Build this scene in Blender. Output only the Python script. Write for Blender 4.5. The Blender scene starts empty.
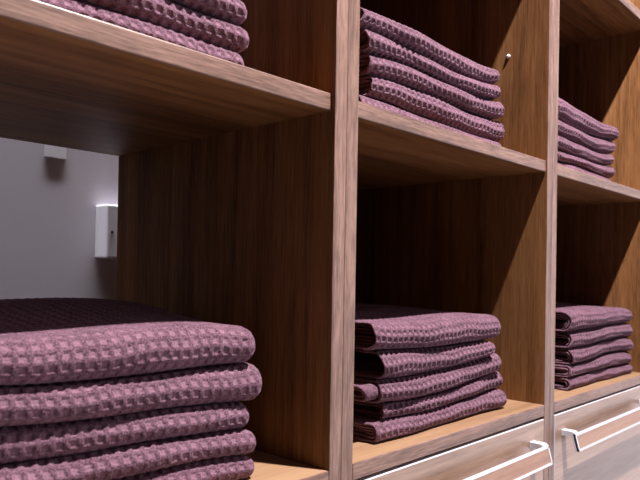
import bpy, bmesh, math
import numpy as np
from mathutils import Matrix, Vector

sc = bpy.context.scene
COL = sc.collection
BASE = 0.75          # height of the open compartments' floor above the room floor (m)
W = 0.4906           # width of one unit
T = 0.018            # board thickness
D = 0.415            # cabinet depth
ZS = 0.3757          # first shelf top above compartment floor
ZU = 0.739           # second shelf top
TOPZ = 1.13          # top of the cabinet above compartment floor
WALL_Y = 0.50

# ------------------------------------------------------------------ helpers
def link(o, parent=None):
    COL.objects.link(o)
    if parent is not None:
        o.parent = parent
    return o

def empty(name, loc, label=None, cat=None, group=None):
    o = bpy.data.objects.new(name, None)
    o.empty_display_size = 0.05
    o.location = loc
    link(o)
    tag(o, label, cat, group)
    return o

def tag(o, label=None, cat=None, group=None, kind=None):
    if label: o['label'] = label
    if cat: o['category'] = cat
    if group: o['group'] = group
    if kind: o['kind'] = kind
    return o

def new_mesh(name, bm, mats, parent=None, loc=(0, 0, 0), smooth=False):
    me = bpy.data.meshes.new(name)
    bm.to_mesh(me)
    bm.free()
    for m in (mats if isinstance(mats, (list, tuple)) else [mats]):
        me.materials.append(m)
    if smooth:
        for p in me.polygons:
            p.use_smooth = True
    o = bpy.data.objects.new(name, me)
    o.location = loc
    return link(o, parent)

def box(bm, lo, hi, bev=0.0, seg=2, mat=0):
    r = bmesh.ops.create_cube(bm, size=1.0)
    vs = r['verts']
    c = [(a + b) / 2 for a, b in zip(lo, hi)]
    s = [(b - a) for a, b in zip(lo, hi)]
    for v in vs:
        v.co = Vector((c[0] + v.co.x * s[0], c[1] + v.co.y * s[1], c[2] + v.co.z * s[2]))
    fs = {f for v in vs for f in v.link_faces}
    for f in fs:
        f.material_index = mat
    if bev > 0:
        es = list({e for v in vs for e in v.link_edges})
        r2 = bmesh.ops.bevel(bm, geom=es, offset=bev, segments=seg, profile=0.5, affect='EDGES')
        for f in r2['faces']:
            f.material_index = mat

# board with a separate edge-banding slot on the front (-y) face and its tiny bevel
def board(bm, lo, hi, bev=0.0011):
    box(bm, lo, hi, bev, 2, 0)
    for f in bm.faces:
        if f.normal.y < -0.3 and f.calc_center_median().y < lo[1] + 0.004:
            f.material_index = 1

# ------------------------------------------------------------------ materials
def mat_new(name):
    m = bpy.data.materials.new(name)
    m.use_nodes = True
    nt = m.node_tree
    for n in list(nt.nodes):
        nt.nodes.remove(n)
    out = nt.nodes.new('ShaderNodeOutputMaterial')
    b = nt.nodes.new('ShaderNodeBsdfPrincipled')
    nt.links.new(b.outputs[0], out.inputs[0])
    return m, nt, b

def wood(name, axis, dark, mid, light, rough=0.42, spec=0.5, bump=0.08, figure=1.0, fine=1.0):
    """grain runs along `axis`"""
    m, nt, b = mat_new(name)
    N, L = nt.nodes, nt.links
    tc = N.new('ShaderNodeTexCoord')
    oi = N.new('ShaderNodeObjectInfo')
    mul = N.new('ShaderNodeVectorMath'); mul.operation = 'SCALE'
    comb = N.new('ShaderNodeCombineXYZ')
    for i in range(3):
        L.new(oi.outputs['Random'], comb.inputs[i])
    L.new(comb.outputs[0], mul.inputs[0]); mul.inputs['Scale'].default_value = 3.7
    add = N.new('ShaderNodeVectorMath'); add.operation = 'ADD'
    L.new(tc.outputs['Object'], add.inputs[0]); L.new(mul.outputs[0], add.inputs[1])
    def mapped(along, across):
        mp = N.new('ShaderNodeMapping')
        s = [across, across, across]; s['xyz'.index(axis)] = along
        mp.inputs['Scale'].default_value = s
        L.new(add.outputs[0], mp.inputs['Vector'])
        return mp
    def noise(mp, detail, rough_, dist=0.0):
        n = N.new('ShaderNodeTexNoise')
        n.inputs['Scale'].default_value = 1.0
        n.inputs['Detail'].default_value = detail
        n.inputs['Roughness'].default_value = rough_
        n.inputs['Distortion'].default_value = dist
        L.new(mp.outputs[0], n.inputs['Vector'])
        return n
    broad = noise(mapped(1.1 * fine, 16 * fine), 3, 0.55, 0.9)
    streak = noise(mapped(2.2 * fine ** 2, 90 * fine), 4, 0.6, 0.3)
    pore = noise(mapped(28, 620), 2, 0.6)
    m1 = N.new('ShaderNodeMix'); m1.data_type = 'FLOAT'; m1.inputs[0].default_value = 0.42
    L.new(broad.outputs['Fac'], m1.inputs[2]); L.new(streak.outputs['Fac'], m1.inputs[3])
    m2 = N.new('ShaderNodeMix'); m2.data_type = 'FLOAT'; m2.inputs[0].default_value = 0.30
    L.new(m1.outputs[0], m2.inputs[2]); L.new(pore.outputs['Fac'], m2.inputs[3])
    r = N.new('ShaderNodeValToRGB')
    cr = r.color_ramp
    w = 0.13 / figure
    cr.elements[0].position = 0.5 - w; cr.elements[0].color = (*dark, 1)
    cr.elements[1].position = 0.5 + w; cr.elements[1].color = (*light, 1)
    e = cr.elements.new(0.5); e.color = (*mid, 1)
    L.new(m2.outputs[0], r.inputs[0])
    L.new(r.outputs[0], b.inputs['Base Color'])
    b.inputs['Roughness'].default_value = rough
    b.inputs['Specular IOR Level'].default_value = spec
    bp = N.new('ShaderNodeBump'); bp.inputs['Strength'].default_value = bump
    bp.inputs['Distance'].default_value = 0.0006
    L.new(m2.outputs[0], bp.inputs['Height']); L.new(bp.outputs[0], b.inputs['Normal'])
    return m

WD = dict(dark=(0.085, 0.034, 0.011), mid=(0.185, 0.082, 0.029), light=(0.268, 0.129, 0.049))
ED = dict(dark=(0.105, 0.054, 0.036), mid=(0.210, 0.115, 0.080), light=(0.32, 0.190, 0.14))  # front edges, paler and pinker than the panels: room glare mixed in
DR = dict(dark=(0.22, 0.135, 0.09), mid=(0.34, 0.22, 0.155), light=(0.45, 0.31, 0.23))  # drawer wood lightened so its colour carries the glare of the bright room
FL = dict(dark=(0.22, 0.125, 0.065), mid=(0.33, 0.198, 0.11), light=(0.41, 0.26, 0.15))
M_WOODV = wood('walnut_vertical', 'z', **WD, rough=0.6, spec=0.14, figure=1.15)
M_WOODH = wood('walnut_horizontal', 'x', **WD, rough=0.55, spec=0.16, figure=1.1)
M_FLOORW = wood('oak_horizontal', 'x', **FL, figure=0.8)
M_EDGEV = wood('edge_band_glare_vertical', 'z', **ED, rough=0.45, spec=0.7, figure=1.3, fine=5.0)
M_EDGEH = wood('edge_band_glare_horizontal', 'x', **ED, rough=0.45, spec=0.7, figure=1.3, fine=5.0)
M_DRAWER = wood('drawer_front_wood_glare', 'x', **DR, rough=0.28, spec=0.65, bump=0.04, figure=1.1, fine=1.5)
M_INLAY = wood('handle_inlay_wood', 'x', dark=(0.24, 0.13, 0.085), mid=(0.33, 0.19, 0.125), light=(0.4, 0.25, 0.17), figure=0.9)

def plain(name, col, rough=0.5, metal=0.0, spec=0.5, noise_amt=0.0, nscale=40, bump=0.0):
    m, nt, b = mat_new(name)
    b.inputs['Roughness'].default_value = rough
    b.inputs['Metallic'].default_value = metal
    b.inputs['Specular IOR Level'].default_value = spec
    N, L = nt.nodes, nt.links
    tc = N.new('ShaderNodeTexCoord')
    n = N.new('ShaderNodeTexNoise'); n.inputs['Scale'].default_value = nscale; n.inputs['Detail'].default_value = 4
    L.new(tc.outputs['Object'], n.inputs['Vector'])
    r = N.new('ShaderNodeValToRGB')
    r.color_ramp.elements[0].color = (*[c * (1 - noise_amt) for c in col], 1)
    r.color_ramp.elements[1].color = (*[min(1, c * (1 + noise_amt)) for c in col], 1)
    L.new(n.outputs['Fac'], r.inputs[0]); L.new(r.outputs[0], b.inputs['Base Color'])
    if bump > 0:
        bp = N.new('ShaderNodeBump'); bp.inputs['Strength'].default_value = bump; bp.inputs['Distance'].default_value = 0.001
        L.new(n.outputs['Fac'], bp.inputs['Height']); L.new(bp.outputs[0], b.inputs['Normal'])
    return m

M_WALL = plain('painted_wall', (0.60, 0.57, 0.61), 0.85, noise_amt=0.03, nscale=60, bump=0.05)
M_FLOOR = plain('pale_floor', (0.42, 0.38, 0.38), 0.35, noise_amt=0.06, nscale=8)
M_RIM = plain('drawer_edge_highlight', (0.62, 0.60, 0.64), 0.4, noise_amt=0.02)  # painted highlight: pale colour for the light the drawer edges catch
M_PLASTIC = plain('white_plastic', (0.83, 0.82, 0.86), 0.4, noise_amt=0.01)
M_DARK = plain('dark_screw', (0.02, 0.02, 0.022), 0.5)
M_ALU = plain('satin_aluminium', (0.64, 0.64, 0.70), 0.42, metal=0.0, noise_amt=0.02, nscale=200)
M_CHROME = plain('pin_metal', (0.85, 0.88, 0.95), 0.25, metal=0.3, noise_amt=0.01)
M_PLINTH = plain('dark_plinth', (0.05, 0.04, 0.035), 0.6, noise_amt=0.1)

def towel_mat():
    m, nt, b = mat_new('plum_waffle_cotton')
    N, L = nt.nodes, nt.links
    tc = N.new('ShaderNodeTexCoord')
    n1 = N.new('ShaderNodeTexNoise'); n1.inputs['Scale'].default_value = 620; n1.inputs['Detail'].default_value = 3; n1.inputs['Roughness'].default_value = 0.7
    n2 = N.new('ShaderNodeTexNoise'); n2.inputs['Scale'].default_value = 45; n2.inputs['Detail'].default_value = 3
    L.new(tc.outputs['Object'], n1.inputs['Vector']); L.new(tc.outputs['Object'], n2.inputs['Vector'])
    mx = N.new('ShaderNodeMix'); mx.data_type = 'FLOAT'; mx.inputs[0].default_value = 0.22
    L.new(n1.outputs['Fac'], mx.inputs[2]); L.new(n2.outputs['Fac'], mx.inputs[3])
    r = N.new('ShaderNodeValToRGB')
    r.color_ramp.elements[0].position = 0.41; r.color_ramp.elements[0].color = (0.066, 0.031, 0.041, 1)
    r.color_ramp.elements[1].position = 0.58; r.color_ramp.elements[1].color = (0.198, 0.108, 0.147, 1)
    L.new(mx.outputs[0], r.inputs[0])
    # waffle pit bottoms tinted paler and pinker: light they catch, painted into the colour
    at = N.new('ShaderNodeAttribute'); at.attribute_name = 'pit_light'
    mc = N.new('ShaderNodeMix'); mc.data_type = 'RGBA'; mc.blend_type = 'MIX'
    ml = N.new('ShaderNodeMath'); ml.operation = 'MULTIPLY'; ml.inputs[1].default_value = 0.30
    L.new(at.outputs['Fac'], ml.inputs[0]); L.new(ml.outputs[0], mc.inputs[0])
    L.new(r.outputs[0], mc.inputs[6]); mc.inputs[7].default_value = (0.42, 0.24, 0.31, 1)
    L.new(mc.outputs[2], b.inputs['Base Color'])
    b.inputs['Roughness'].default_value = 0.95
    b.inputs['Specular IOR Level'].default_value = 0.12
    b.inputs['Sheen Weight'].default_value = 0.25
    b.inputs['Sheen Roughness'].default_value = 0.45
    b.inputs['Sheen Tint'].default_value = (0.75, 0.5, 0.68, 1)
    bp = N.new('ShaderNodeBump'); bp.inputs['Strength'].default_value = 0.8; bp.inputs['Distance'].default_value = 0.0009
    L.new(n1.outputs['Fac'], bp.inputs['Height']); L.new(bp.outputs[0], b.inputs['Normal'])
    return m
M_TOWEL = towel_mat()

# ------------------------------------------------------------------ setting
bm = bmesh.new(); box(bm, (-1.7, -1.0, -0.05), (1.6, WALL_Y + 0.1, 0))
tag(new_mesh('floor', bm, M_FLOOR), kind='structure')
bm = bmesh.new(); box(bm, (-2.4, WALL_Y, 0), (4.0, WALL_Y + 0.1, 2.9))
tag(new_mesh('wall_back', bm, M_WALL), kind='structure')

# ------------------------------------------------------------------ cabinet units
def handle_mesh():
    """bow handle: two arms bent out of the front, a sloping plate with a wooden inlay"""
    bm = bmesh.new()
    L2 = 0.1965
    z0 = -0.0460
    # side profile of the arm/plate (y, z) outer then inner
    outer = [(0.0, z0), (-0.0165, z0), (-0.0200, z0 - 0.0012), (-0.0222, z0 - 0.0040), (-0.0290, z0 - 0.0290)]
    inner = [(-0.0235, z0 - 0.0300), (-0.0170, z0 - 0.0102), (-0.0155, z0 - 0.0086), (-0.0140, z0 - 0.0082), (0.0, z0 - 0.0082)]
    prof = outer + inner
    def prism(x0, x1, pr):
        a = [bm.verts.new((x0, y, z)) for y, z in pr]
        b = [bm.verts.new((x1, y, z)) for y, z in pr]
        n = len(pr)
        fs = [bm.faces.new(a), bm.faces.new(list(reversed(b)))]
        for i in range(n):
            fs.append(bm.faces.new((a[i], b[i], b[(i + 1) % n], a[(i + 1) % n])))
        return fs
    prism(-L2, -L2 + 0.015, prof)
    prism(L2 - 0.015, L2, prof)
    # plate between the arms
    P0, P1 = Vector((0, -0.0222, z0 - 0.0040)), Vector((0, -0.0290, z0 - 0.0290))
    d = (P1 - P0).normalized(); nrm = Vector((0, d.z, -d.y))      # outward (-y)
    if nrm.y > 0: nrm = -nrm
    def slab(s0, s1, x0, x1, t0, t1, mat):
        q = []
        for x in (x0, x1):
            for s in (s0, s1):
                for t in (t0, t1):
                    v = P0 + d * s + nrm * t
                    q.append(bm.verts.new((x, v.y, v.z)))
        idx = [(0, 1, 3, 2), (4, 6, 7, 5), (0, 4, 5, 1), (2, 3, 7, 6), (0, 2, 6, 4), (1, 5, 7, 3)]
        for f in idx:
            bm.faces.new([q[i] for i in f]).material_index = mat
    Lp = (P1 - P0).length
    slab(-0.0012, 0.0028, -L2, L2, -0.003, 0.0006, 0)       # upper rail
    slab(Lp - 0.0030, Lp + 0.0004, -L2, L2, -0.003, 0.0006, 0)   # lower rail
    slab(0.0, Lp, -L2, -L2 + 0.0035, -0.003, 0.0006, 0)     # end rails
    slab(0.0, Lp, L2 - 0.0035, L2, -0.003, 0.0006, 0)
    slab(0.0028, Lp - 0.0030, -L2 + 0.0035, L2 - 0.0035, -0.0025, 0.0001, 1)   # inlay
    # small foot where each arm meets the drawer
    box(bm, (-L2 - 0.0004, -0.0020, z0 - 0.0088), (-L2 + 0.0154, 0.0, z0 + 0.0006), 0.0004, 1, 0)
    box(bm, (L2 - 0.0154, -0.0020, z0 - 0.0088), (L2 + 0.0004, 0.0, z0 + 0.0006), 0.0004, 1, 0)
    bmesh.ops.recalc_face_normals(bm, faces=bm.faces)
    return bm

def unit(k, label, back, shelf_rec):
    x0 = k * W
    u = empty('shelf_unit', (x0, 0, BASE), label, 'shelf unit', 'open walnut shelf units standing side by side')
    BOT = -BASE
    for a, b in ((0.0001, T), (W - T, W - 0.0001)):
        bm = bmesh.new(); board(bm, (a, 0, BOT), (b, D, TOPZ), 0.0007)
        new_mesh('side_panel', bm, [M_WOODV, M_EDGEV], u)
    def flat(name, z1, th, rec, mats, bev=0.0011, y1=D):
        bm = bmesh.new(); board(bm, (T + 0.0002, rec, z1 - th), (W - T - 0.0002, y1, z1), bev)
        return new_mesh(name, bm, mats, u)
    flat('bottom_board', 0.0, 0.0178, 0.0, [M_FLOORW, M_EDGEH])
    flat('shelf', ZS, 0.0176, shelf_rec, [M_WOODH, M_EDGEH])
    flat('shelf', ZU, 0.0176, shelf_rec, [M_WOODH, M_EDGEH])
    flat('top_board', TOPZ, 0.018, 0.0, [M_WOODH, M_EDGEH])
    flat('drawer_base', -0.70 + 0.018, 0.018, 0.022, [M_WOODH, M_EDGEH])
    if back:
        bm = bmesh.new(); box(bm, (T + 0.0002, D - 0.008, -0.70), (W - T - 0.0002, D - 0.001, TOPZ - 0.018), 0.0003, 1)
        new_mesh('back_panel', bm, [M_WOODV], u)
    bm = bmesh.new(); box(bm, (T + 0.0002, 0.04, BOT), (W - T - 0.0002, 0.055, -0.70), 0.0005, 1)
    new_mesh('plinth', bm, M_PLINTH, u)
    # drawer front sits flush between the side panels, a narrow dark gap above it
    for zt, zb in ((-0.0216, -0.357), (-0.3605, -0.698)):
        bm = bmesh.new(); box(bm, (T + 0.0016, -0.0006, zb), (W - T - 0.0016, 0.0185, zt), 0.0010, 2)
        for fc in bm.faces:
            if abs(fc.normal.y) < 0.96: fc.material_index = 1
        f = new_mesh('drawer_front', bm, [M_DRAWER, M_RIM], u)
        h = new_mesh('handle', handle_mesh(), [M_ALU, M_INLAY], f, (W / 2 - 0.0045, -0.0006, zt + 0.0212 - 0.0020))
        h['label'] = 'pale metal bow handle with a wood inlay strip'
    # shelf pin in the right side panel of the upper compartment
    for (py, pz) in (((0.068, 0.551), (0.335, 0.551)) if k == 0 else ()):
        bm = bmesh.new()
        R = Matrix.Rotation(math.pi / 2, 4, 'Y')
        bmesh.ops.create_cone(bm, cap_ends=True, segments=20, radius1=0.0034, radius2=0.0034, depth=0.0012, matrix=Matrix.Translation((-0.0006, 0, 0)) @ R)
        bmesh.ops.create_uvsphere(bm, u_segments=18, v_segments=10, radius=0.0030, matrix=Matrix.Translation((-0.0004, 0, 0)))
        p = new_mesh('shelf_pin', bm, M_CHROME, u, (W - T, py, pz), smooth=True)
        p['label'] = 'small shiny metal shelf pin'
    return u

unit(-1, 'left open shelf unit without a back panel, white wall showing behind it', False, 0.0050)
unit(0, 'middle open walnut shelf unit between the other two, metal pin in its upper compartment', True, 0.0022)
unit(1, 'right-hand open walnut shelf unit, last of the three in the row', True, 0.0016)

# ------------------------------------------------------------------ wall fittings
jb = empty('junction_box', (0.022, WALL_Y, BASE + 0.2535), 'small white plastic box with a dark screw on the wall behind the left unit', 'electrical box')
bm = bmesh.new(); box(bm, (-0.0285, -0.006, -0.0395), (0.0285, 0, 0.0395), 0.0015, 2)
new_mesh('base_plate', bm, M_PLASTIC, jb)
bm = bmesh.new(); box(bm, (-0.0285, -0.0355, -0.0405), (0.0285, -0.0062, 0.0405), 0.003, 3)
new_mesh('cover', bm, M_PLASTIC, jb)
bm = bmesh.new()
bmesh.ops.create_cone(bm, cap_ends=True, segments=20, radius1=0.0021, radius2=0.0021, depth=0.0016, matrix=Matrix.Translation((-0.0201, -0.0357, -0.001)) @ Matrix.Rotation(math.pi / 2, 4, 'X'))
new_mesh('screw', bm, M_DARK, jb)
bm = bmesh.new(); box(bm, (-0.016, -0.0025, -0.004), (0.016, 0, 0.022), 0.0011, 3)
wc = new_mesh('wall_clip', bm, M_PLASTIC, None, (-0.0712, WALL_Y, BASE + 0.3605))
tag(wc, 'tiny white clip on the wall just under the left unit\'s shelf', 'wall clip')

# ------------------------------------------------------------------ towels
PITCH_X, PITCH_U = 0.0108, 0.0098

def curve(pts):
    """smooth height curve through measured (x, z) points: low-order fit"""
    pts = np.array(pts, float)
    if len(pts) == 1:
        return lambda x: np.full_like(x, pts[0, 1])
    c = pts[:, 0].mean(); s = max(np.ptp(pts[:, 0]) / 2, 1e-3)
    deg = min(3, len(pts) - 1)
    co = np.polyfit((pts[:, 0] - c) / s, pts[:, 1], deg)
    lo, hi = pts[:, 0].min(), pts[:, 0].max()
    return lambda x: np.polyval(co, (np.clip(x, lo, hi) - c) / s)

def grid_faces(nr, nc, off=0):
    i = np.arange(nr - 1)[:, None]; j = np.arange(nc)[None, :]
    a = i * nc + j; b = i * nc + (j + 1) % nc
    c = (i + 1) * nc + (j + 1) % nc; d = (i + 1) * nc + j
    return (np.stack([a, d, c, b], -1).reshape(-1, 4) + off)

def profile(h, yf, yb, d, us):
    """points of a rounded-front, rounded-back loop of height h inset by d.
    us: list of (kind, t); kind 0 bottom line (t from back to front), 1 nose angle, 2 top line, 3 back nose"""
    r = h / 2
    return r

def make_towel(name, zb, zt, x0, x1, yf=0.033, yb=0.31, res=10, fine_top=0.035, rise=0.0, hollow=0.002,
               sheet=0.0034, seed=0, amp=0.0023, yslope=0.0, label='', group='', z_base=0.0, taper=0.0):
    rng = np.random.default_rng(seed)
    xm = (x0 + x1) / 2
    hm = float(np.mean(zt(np.linspace(x0, x1, 9)) - zb(np.linspace(x0, x1, 9))))
    step = PITCH_U / res
    # --- loop parametrisation (shared by all columns): bottom -> front nose -> top -> back nose
    yb_c = yb - hm / 2
    bot_y = np.concatenate([np.linspace(yb_c, yf + 0.045, 14, endpoint=False), np.arange(yf + 0.045, yf + hm / 2, -step)])
    nn = max(14, int(math.pi * hm / 2 / step))
    ang = np.linspace(-math.pi / 2, math.pi / 2, nn, endpoint=False)
    ft = min(fine_top, yb_c - yf - hm / 2 - 0.005)
    top_y = np.concatenate([np.arange(yf + hm / 2, yf + hm / 2 + ft, step), np.linspace(yf + hm / 2 + ft, yb_c, 12, endpoint=False)])
    bang = np.linspace(math.pi / 2, 3 * math.pi / 2, 10, endpoint=False)
    kind = np.concatenate([np.zeros(len(bot_y)), np.ones(nn), np.full(len(top_y), 2), np.full(10, 3)])
    par = np.concatenate([bot_y, ang, top_y, bang])
    # arc length measured from the tip of the nose
    U = np.zeros(len(par))
    U[kind == 0] = -(math.pi * hm / 4) - (bot_y - (yf + hm / 2))
    U[kind == 1] = ang * hm / 2
    U[kind == 2] = (math.pi * hm / 4) + (top_y - (yf + hm / 2))
    U[kind == 3] = U[kind == 2].max() + 0.005 + np.arange(10) * 0.003
    nc = len(par)
    ph = rng.uniform(0, 6.28, 6)
    def loop(x, d):
        """cross-section points at x inset by d"""
        b = float(zb(np.array([x]))[0]); t = float(zt(np.array([x]))[0])
        h = max(t - b, 0.006)
        r = h / 2
        dd = min(d, r * 0.93)
        f = yf + 0.0016 * math.sin(x * 21 + ph[0]) + 0.0009 * math.sin(x * 53 + ph[1]) + yslope * (x - xm)
        y = np.empty(nc); z = np.empty(nc); ny = np.empty(nc); nz = np.empty(nc)
        k = kind == 0
        y[k] = par[k]; z[k] = b + dd; ny[k] = 0; nz[k] = -1
        k = kind == 1
        rr = r - dd
        # slightly flattened nose
        ca, sa = np.cos(par[k]), np.sin(par[k])
        y[k] = yf + r - rr * np.sign(ca) * np.abs(ca) ** 0.85; z[k] = b + r + rr * sa; ny[k] = -ca; nz[k] = sa
        k = kind == 2
        y[k] = par[k]; z[k] = t - dd; ny[k] = 0; nz[k] = 1
        k = kind == 3
        ca, sa = np.cos(par[k]), np.sin(par[k])
        y[k] = yb - r - rr * ca; z[k] = b + r + rr * sa; ny[k] = -ca; nz[k] = sa
        # keep the straight runs inside the noses
        y = np.where((kind == 0) | (kind == 2), np.maximum(y, yf + r), y)
        y = np.where(y < yb - r, y, np.minimum(y, yb))
        w = np.clip(1 - (y - yf) / 0.12, 0, 1)
        y = y + (f - yf) * w
        if rise:
            s = np.clip((y - (yf + 0.04)) / 0.19, 0, 1); s = s * s * (3 - 2 * s)
            tt = np.clip((z - b) / h, 0, 1)
            z = z + rise * s * tt
        tt = np.clip((z - b) / h, 0, 1)
        y = y + 0.09 * h * tt * tt * np.clip(1 - (y - yf) / 0.06, 0, 1)
        tt = np.clip((z - b) / h, 0, 1)
        return y, z, ny, nz, tt
    rE = min(0.45 * hm, 0.014)
    cols = []     # (x, inset, waffle weight)
    s = sheet
    deep = x0 + 0.028 + hollow
    cols += [(deep, s, 0), (x0 + 0.006, s, 0), (x0 + 0.0012, s * 0.98, 0), (x0 + 0.0002, s * 0.75, 0), (x0, s * 0.5, 0), (x0 + 0.0004, s * 0.22, 0), (x0 + 0.0014, s * 0.05, 0.3)]
    xs = np.arange(x0 + 0.0025, x1 - rE, PITCH_X / res)
    cols += [(x, 0.0, min(1.0, (x - x0) / 0.004)) for x in xs]
    for th in np.linspace(0, math.pi / 2, 9):
        cols.append((x1 - rE + rE * math.sin(th), rE * (1 - math.cos(th)), max(0.0, 1 - th / 1.2)))
    verts = np.empty((len(cols), nc, 3)); pitv = np.zeros((len(cols), nc))
    for ci, (x, d, wgt) in enumerate(cols):
        y, z, ny, nz, tt = loop(x, d)
        if wgt > 0:
            jit = 0.10 * math.sin(x * 63 + ph[3])
            u = U / PITCH_U + 0.13 * np.sin(x * 34 + ph[2]) + 0.08 * np.sin(x * 90 + ph[4])
            v = (x / PITCH_X + 0.10 * np.sin(U * 70 + ph[5]))
            fu = np.abs(u - np.floor(u) - 0.5) * 2      # 0 centre of pit, 1 ridge
            fv = abs(v - np.floor(v) - 0.5) * 2
            m = np.maximum(fu, fv)
            pit = np.clip((0.66 - m) / 0.20, 0, 1); pit = pit * pit * (3 - 2 * pit)
            q = -np.abs(rng.normal(0, 0.00028, nc)) * wgt; y = y + ny * q; z = z + nz * q
            pitv[ci] = pit * wgt
            ridge = 0.18 * np.clip((m - 0.8) / 0.2, 0, 1) * (1 - np.minimum(fu, fv))
            dsp = -amp * wgt * (pit - ridge * 0.6)
            y = y + ny * dsp; z = z + nz * dsp
        fall = max(0.0, 1 - (x - x0) / 0.03)
        rag = fall * (0.0022 * np.sin(U * 75 + ph[0]) + 0.0012 * np.sin(U * 190 + ph[4]) + 0.003 * np.sin(U * 22 + ph[3]) + 0.0008)
        verts[ci, :, 0] = x + rag; verts[ci, :, 1] = y; verts[ci, :, 2] = z
    # undulation of the near end so folds are not cut dead straight
    nr = len(cols)
    V = verts.reshape(-1, 3)
    F = grid_faces(nr, nc)
    allV = [V]; allF = [F]; ngons = [list(range(nc))[::-1] if False else list(range(nc)), [(nr - 1) * nc + j for j in range(nc)][::-1]]
    off = len(V)
    # --- inner folds: flatter loops tucked inside the outer one
    din, lay = s + 0.0007, 0
    while hm / 2 - din > 0.0022 and lay < 3:
        si = min(s, (hm / 2 - din) * 0.8)
        xi = x0 + hollow + lay * 0.0025
        icol = [(deep - 0.002, din + si * 0.95), (xi + 0.002, din + si * 0.95), (xi + 0.0004, din + si * 0.65), (xi, din + si * 0.4), (xi + 0.0006, din + si * 0.1), (xi + 0.003, din), (deep - 0.001, din)]
        iv = np.empty((len(icol), nc, 3))
        for ci, (x, d) in enumerate(icol):
            y, z, ny, nz, tt = loop(max(x, x0), d)
            rag = 0.002 * np.sin(U * 60 + ph[1] + lay) + 0.0015 * np.sin(U * 140 + ph[2]) if ci not in (0, 6) else 0
            iv[ci, :, 0] = x + rag; iv[ci, :, 1] = y + 0.0015; iv[ci, :, 2] = z
        allV.append(iv.reshape(-1, 3)); allF.append(grid_faces(len(icol), nc, off))
        ngons.append([off + j for j in range(nc)])
        off += iv.shape[0] * nc
        din += s + 0.0006; lay += 1
    V = np.concatenate(allV); F = np.concatenate(allF)
    org = np.array([xm, (yf + yb) / 2, float(zb(np.array([xm]))[0])])
    V = V - org
    me = bpy.data.meshes.new(name)
    me.vertices.add(len(V)); me.vertices.foreach_set('co', V.astype(np.float32).ravel())
    nl = F.size + sum(len(n) for n in ngons)
    li = np.concatenate([F.ravel()] + [np.array(n) for n in ngons]).astype(np.int32)
    tot = np.concatenate([np.full(len(F), 4), [len(n) for n in ngons]]).astype(np.int32)
    st = np.concatenate([[0], np.cumsum(tot)[:-1]]).astype(np.int32)
    me.loops.add(nl); me.loops.foreach_set('vertex_index', li)
    me.polygons.add(len(tot)); me.polygons.foreach_set('loop_start', st); me.polygons.foreach_set('loop_total', tot)
    me.polygons.foreach_set('use_smooth', np.ones(len(tot), dtype=bool))
    at = me.attributes.new('pit_light', 'FLOAT', 'POINT')
    pv = np.zeros(len(V), np.float32); pv[:pitv.size] = pitv.ravel(); at.data.foreach_set('value', pv)
    me.materials.append(M_TOWEL)
    me.update(calc_edges=True)
    o = bpy.data.objects.new(name, me)
    o.location = (org[0], org[1], org[2] + BASE + z_base)
    link(o)
    tag(o, label, 'towel', group)
    return o

def stack(inter, spans, labels, group, seed, yf=0.033, yb=0.31, res=10, kw=None, amp=0.0022):
    """inter: curves from the bottom up (n+1); spans: (x0, x1) from the bottom up"""
    cs = [curve(c) for c in inter]
    n = len(spans)
    for k in range(n):
        lo = (lambda c: (lambda x: c(x) + 0.0005))(cs[k])
        hi = (lambda c: (lambda x: c(x) - 0.0005))(cs[k + 1])
        extra = dict(kw[k]) if kw and k in kw else {}
        make_towel('folded_towel', lo, hi, spans[k][0], spans[k][1], yf=yf + extra.pop('dy', 0.0), yb=yb, res=res, seed=seed * 10 + k, amp=amp,
                   label=labels[k], group=group, **extra)

def lab(where, n):
    ords = {5: ['bottom towel', 'second towel from the bottom', 'middle towel', 'second towel from the top', 'top towel'],
            3: ['bottom towel', 'middle towel', 'topmost visible towel']}[n]
    return ['folded plum towel, %s %s' % (o, where) for o in ords]

# lower left stack (largest)
stack([[(-.3, 0.0002)],
       [(-.316, .0300), (-.213, .0272), (-.147, .0265), (-.091, .0222)],
       [(-.317, .0555), (-.269, .0535), (-.213, .0515), (-.148, .0500), (-.092, .0462)],
       [(-.317, .0837), (-.27, .0795), (-.214, .0782), (-.149, .0756), (-.084, .0710)],
       [(-.318, .1120), (-.27, .1090), (-.215, .1075), (-.149, .1085), (-.088, .1085)],
       [(-.33, .1450), (-.27, .1455), (-.2, .1475), (-.15, .1480), (-.095, .1445)]],
      [(-.392, -.0840), (-.394, -.0830), (-.392, -.0870), (-.391, -.0740), (-.393, -.0840)],
      lab('in the lower left stack', 5), 'towels in the lower left stack', 1, res=12,
      kw={4: dict(fine_top=0.2, rise=0.0155), 2: dict(dy=0.004), 1: dict(dy=0.001)}, yf=0.030, yb=0.315, amp=0.0014)
# upper left stack
stack([[(-.2, ZS + 0.0003)], [(-.256, .4025), (-.116, .4019)], [(-.256, .428), (-.181, .4279), (-.117, .4275)], [(-.256, .4535), (-.117, .4528)]],
      [(-.392, -.1030), (-.394, -.0970), (-.392, -.0990)],
      lab('in the upper left stack', 3), 'towels in the upper left stack', 2, res=11, amp=0.0019)
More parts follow.
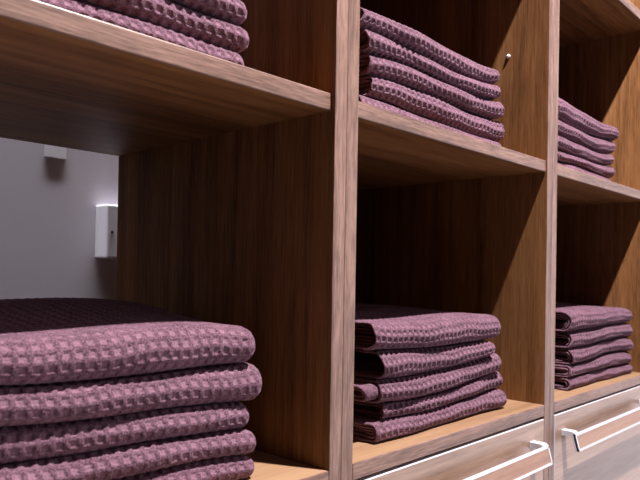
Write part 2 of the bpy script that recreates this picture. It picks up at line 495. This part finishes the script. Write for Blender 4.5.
# lower middle stack
stack([[(.25, 0.0002)],
       [(.127, .0242), (.177, .0221), (.251, .0245), (.335, .0275), (.400, .0286)],
       [(.124, .0447), (.176, .0420), (.25, .0430), (.334, .0498), (.4, .0555)],
       [(.114, .0719), (.142, .0715), (.211, .0709), (.273, .0725), (.333, .0788), (.389, .0839)],
       [(.11, .1065), (.175, .1038), (.248, .1015), (.332, .1028), (.384, .1034)],
       [(.095, .1410), (.158, .1385), (.229, .1395), (.309, .1415), (.392, .1390)]],
      [(.0930, .4080), (.1130, .4070), (.0970, .3950), (.1000, .3710), (.0910, .3960)],
      lab('in the lower middle stack', 5), 'towels in the lower middle stack', 3, res=9,
      kw={4: dict(fine_top=0.12, rise=0.006, hollow=0.012), 3: dict(hollow=0.05, sheet=0.0033), 1: dict(dy=0.004), 2: dict(dy=0.001, hollow=-0.018)}, yf=0.026, yb=0.32)
# upper middle stack
stack([[(.25, ZS + 0.0003)],
       [(.095, .4010), (.173, .3989), (.245, .3975), (.326, .3945), (.4, .3976)],
       [(.094, .4275), (.139, .4310), (.207, .4296), (.275, .4285), (.352, .4270), (.403, .4326)],
       [(.088, .4507), (.139, .4551), (.206, .4537), (.274, .4525), (.342, .4529), (.393, .4598)],
       [(.073, .4762), (.126, .4790), (.199, .4750), (.266, .4725), (.341, .4755), (.387, .4820)],
       [(.068, .5000), (.13, .5035), (.2, .5025), (.262, .5020), (.34, .5025), (.395, .5060)]],
      [(.066, .3980), (.0880, .4130), (.0840, .4040), (.0770, .3920), (.0640, .3910)],
      lab('in the upper middle stack', 5), 'towels in the upper middle stack', 4, res=9, yb=0.32)
# lower right stack
stack([[(.8, 0.0002)],
       [(.654, .0215), (.737, .0215), (.83, .0220), (.95, .0175)],
       [(.663, .0430), (.736, .0455), (.829, .0500), (.95, .0430)],
       [(.662, .0713), (.735, .0727), (.828, .0775), (.95, .0713)],
       [(.656, .1003), (.734, .1027), (.852, .1039), (.95, .1055)],
       [(.641, .1375), (.734, .1385), (.825, .1397), (.95, .1330)]],
      [(.622, .9480), (.622, .9490), (.632, .9510), (.634, .9520), (.628, .9540)],
      lab('in the lower right stack', 5), 'towels in the lower right stack', 5, res=8, yf=0.021, yb=0.31, amp=0.0027,
      kw={4: dict(fine_top=0.12, rise=0.011)})
# upper right stack
stack([[(.74, ZS + 0.0003)],
       [(.613, .3967), (.71, .3984), (.792, .396), (.859, .3985)],
       [(.613, .4160), (.709, .4150), (.791, .417), (.858, .4235)],
       [(.612, .4430), (.709, .4410), (.791, .4412), (.869, .4486)],
       [(.611, .4708), (.669, .4675), (.758, .4675), (.857, .4760)],
       [(.600, .5120), (.66, .5135), (.72, .5090), (.791, .5020), (.85, .5060), (.88, .5050)]],
      [(.575, .856), (.572, .872), (.576, .865), (.572, .876), (.570, .8900)],
      lab('in the upper right stack', 5), 'towels in the upper right stack', 6, res=8, yb=0.31, amp=0.0027)

# ------------------------------------------------------------------ light
def spot(name, loc, target, power, radius, color, cone=120, blend=0.6):
    l = bpy.data.lights.new(name, 'SPOT')
    l.energy = power; l.shadow_soft_size = radius; l.color = color
    l.spot_size = math.radians(cone); l.spot_blend = blend
    o = bpy.data.objects.new(name, l); o.location = loc
    o.rotation_euler = (Vector(target) - Vector(loc)).to_track_quat('-Z', 'Y').to_euler()
    link(o)
    return o
spot('ceiling_spotlight', (0.25, -0.58, BASE + 1.86), (0.25, -0.1, BASE + 0.3), 390, 0.022, (1.0, 0.91, 0.92))

# added unseen fill light at ceiling height, brightens the wall behind the units
wl = bpy.data.lights.new('wall_fill_light', 'AREA')
wl.shape = 'RECTANGLE'; wl.size = 1.6; wl.size_y = 0.06; wl.energy = 18; wl.color = (0.95, 0.92, 1.0); wl.spread = math.radians(60)
wo = bpy.data.objects.new('wall_fill_light', wl); link(wo)
wo.location = (-0.2, 0.39, BASE + 2.05)

# the room: dim all round, brighter where its lit end lies (front right, about eye level and below)
w = bpy.data.worlds.new('room_light'); sc.world = w; w.use_nodes = True
N, L = w.node_tree.nodes, w.node_tree.links
bg = N['Background']
tc = N.new('ShaderNodeTexCoord')
def lobe(direction, p0, p1, c0, c1):
    dt = N.new('ShaderNodeVectorMath'); dt.operation = 'DOT_PRODUCT'
    dt.inputs[1].default_value = Vector(direction).normalized()
    L.new(tc.outputs['Generated'], dt.inputs[0])
    rp = N.new('ShaderNodeValToRGB'); rp.color_ramp.interpolation = 'EASE'
    rp.color_ramp.elements[0].position = p0; rp.color_ramp.elements[0].color = (*c0, 1)
    rp.color_ramp.elements[1].position = p1; rp.color_ramp.elements[1].color = (*c1, 1)
    L.new(dt.outputs['Value'], rp.inputs[0])
    return rp
a = lobe((0.6, -0.8, 0.0), 0.55, 0.95, (0.045, 0.037, 0.038), (0.36, 0.32, 0.35))
b = lobe((0.93, -0.36, -0.12), 0.70, 0.96, (0, 0, 0), (0.98, 0.88, 0.95))
sm = N.new('ShaderNodeVectorMath'); sm.operation = 'MULTIPLY_ADD'
L.new(b.outputs[0], sm.inputs[0]); sm.inputs[1].default_value = (1.35, 1.35, 1.35); L.new(a.outputs[0], sm.inputs[2])
L.new(sm.outputs[0], bg.inputs[0]); bg.inputs[1].default_value = 1.0

# ------------------------------------------------------------------ camera
yaw, pit, rol = -0.81769, 0.00991, 0.01696
fw = Vector((-math.sin(yaw) * math.cos(pit), math.cos(yaw) * math.cos(pit), math.sin(pit)))
r0 = Vector((math.cos(yaw), math.sin(yaw), 0)); u0 = r0.cross(fw)
rt = math.cos(rol) * r0 + math.sin(rol) * u0
up = -math.sin(rol) * r0 + math.cos(rol) * u0
cd = bpy.data.cameras.new('camera'); cam = bpy.data.objects.new('camera', cd); link(cam)
M = Matrix((rt, up, -fw)).transposed().to_4x4()
M.translation = Vector((-0.50227, -0.43685, 0.19452 + BASE))
cam.matrix_world = M
cd.sensor_fit = 'HORIZONTAL'; cd.sensor_width = 36.0
cd.lens = 656.75 / 640 * 36.0
cd.shift_y = 27.7 / 640
cd.clip_start = 0.01
cd.dof.use_dof = True; cd.dof.focus_distance = 0.80; cd.dof.aperture_fstop = 14.0
sc.camera = cam

sc.view_settings.view_transform = 'Standard'
sc.view_settings.look = 'None'
sc.view_settings.exposure = 0.12
sc.view_settings.gamma = 1.0
sc.view_settings.use_curve_mapping = False
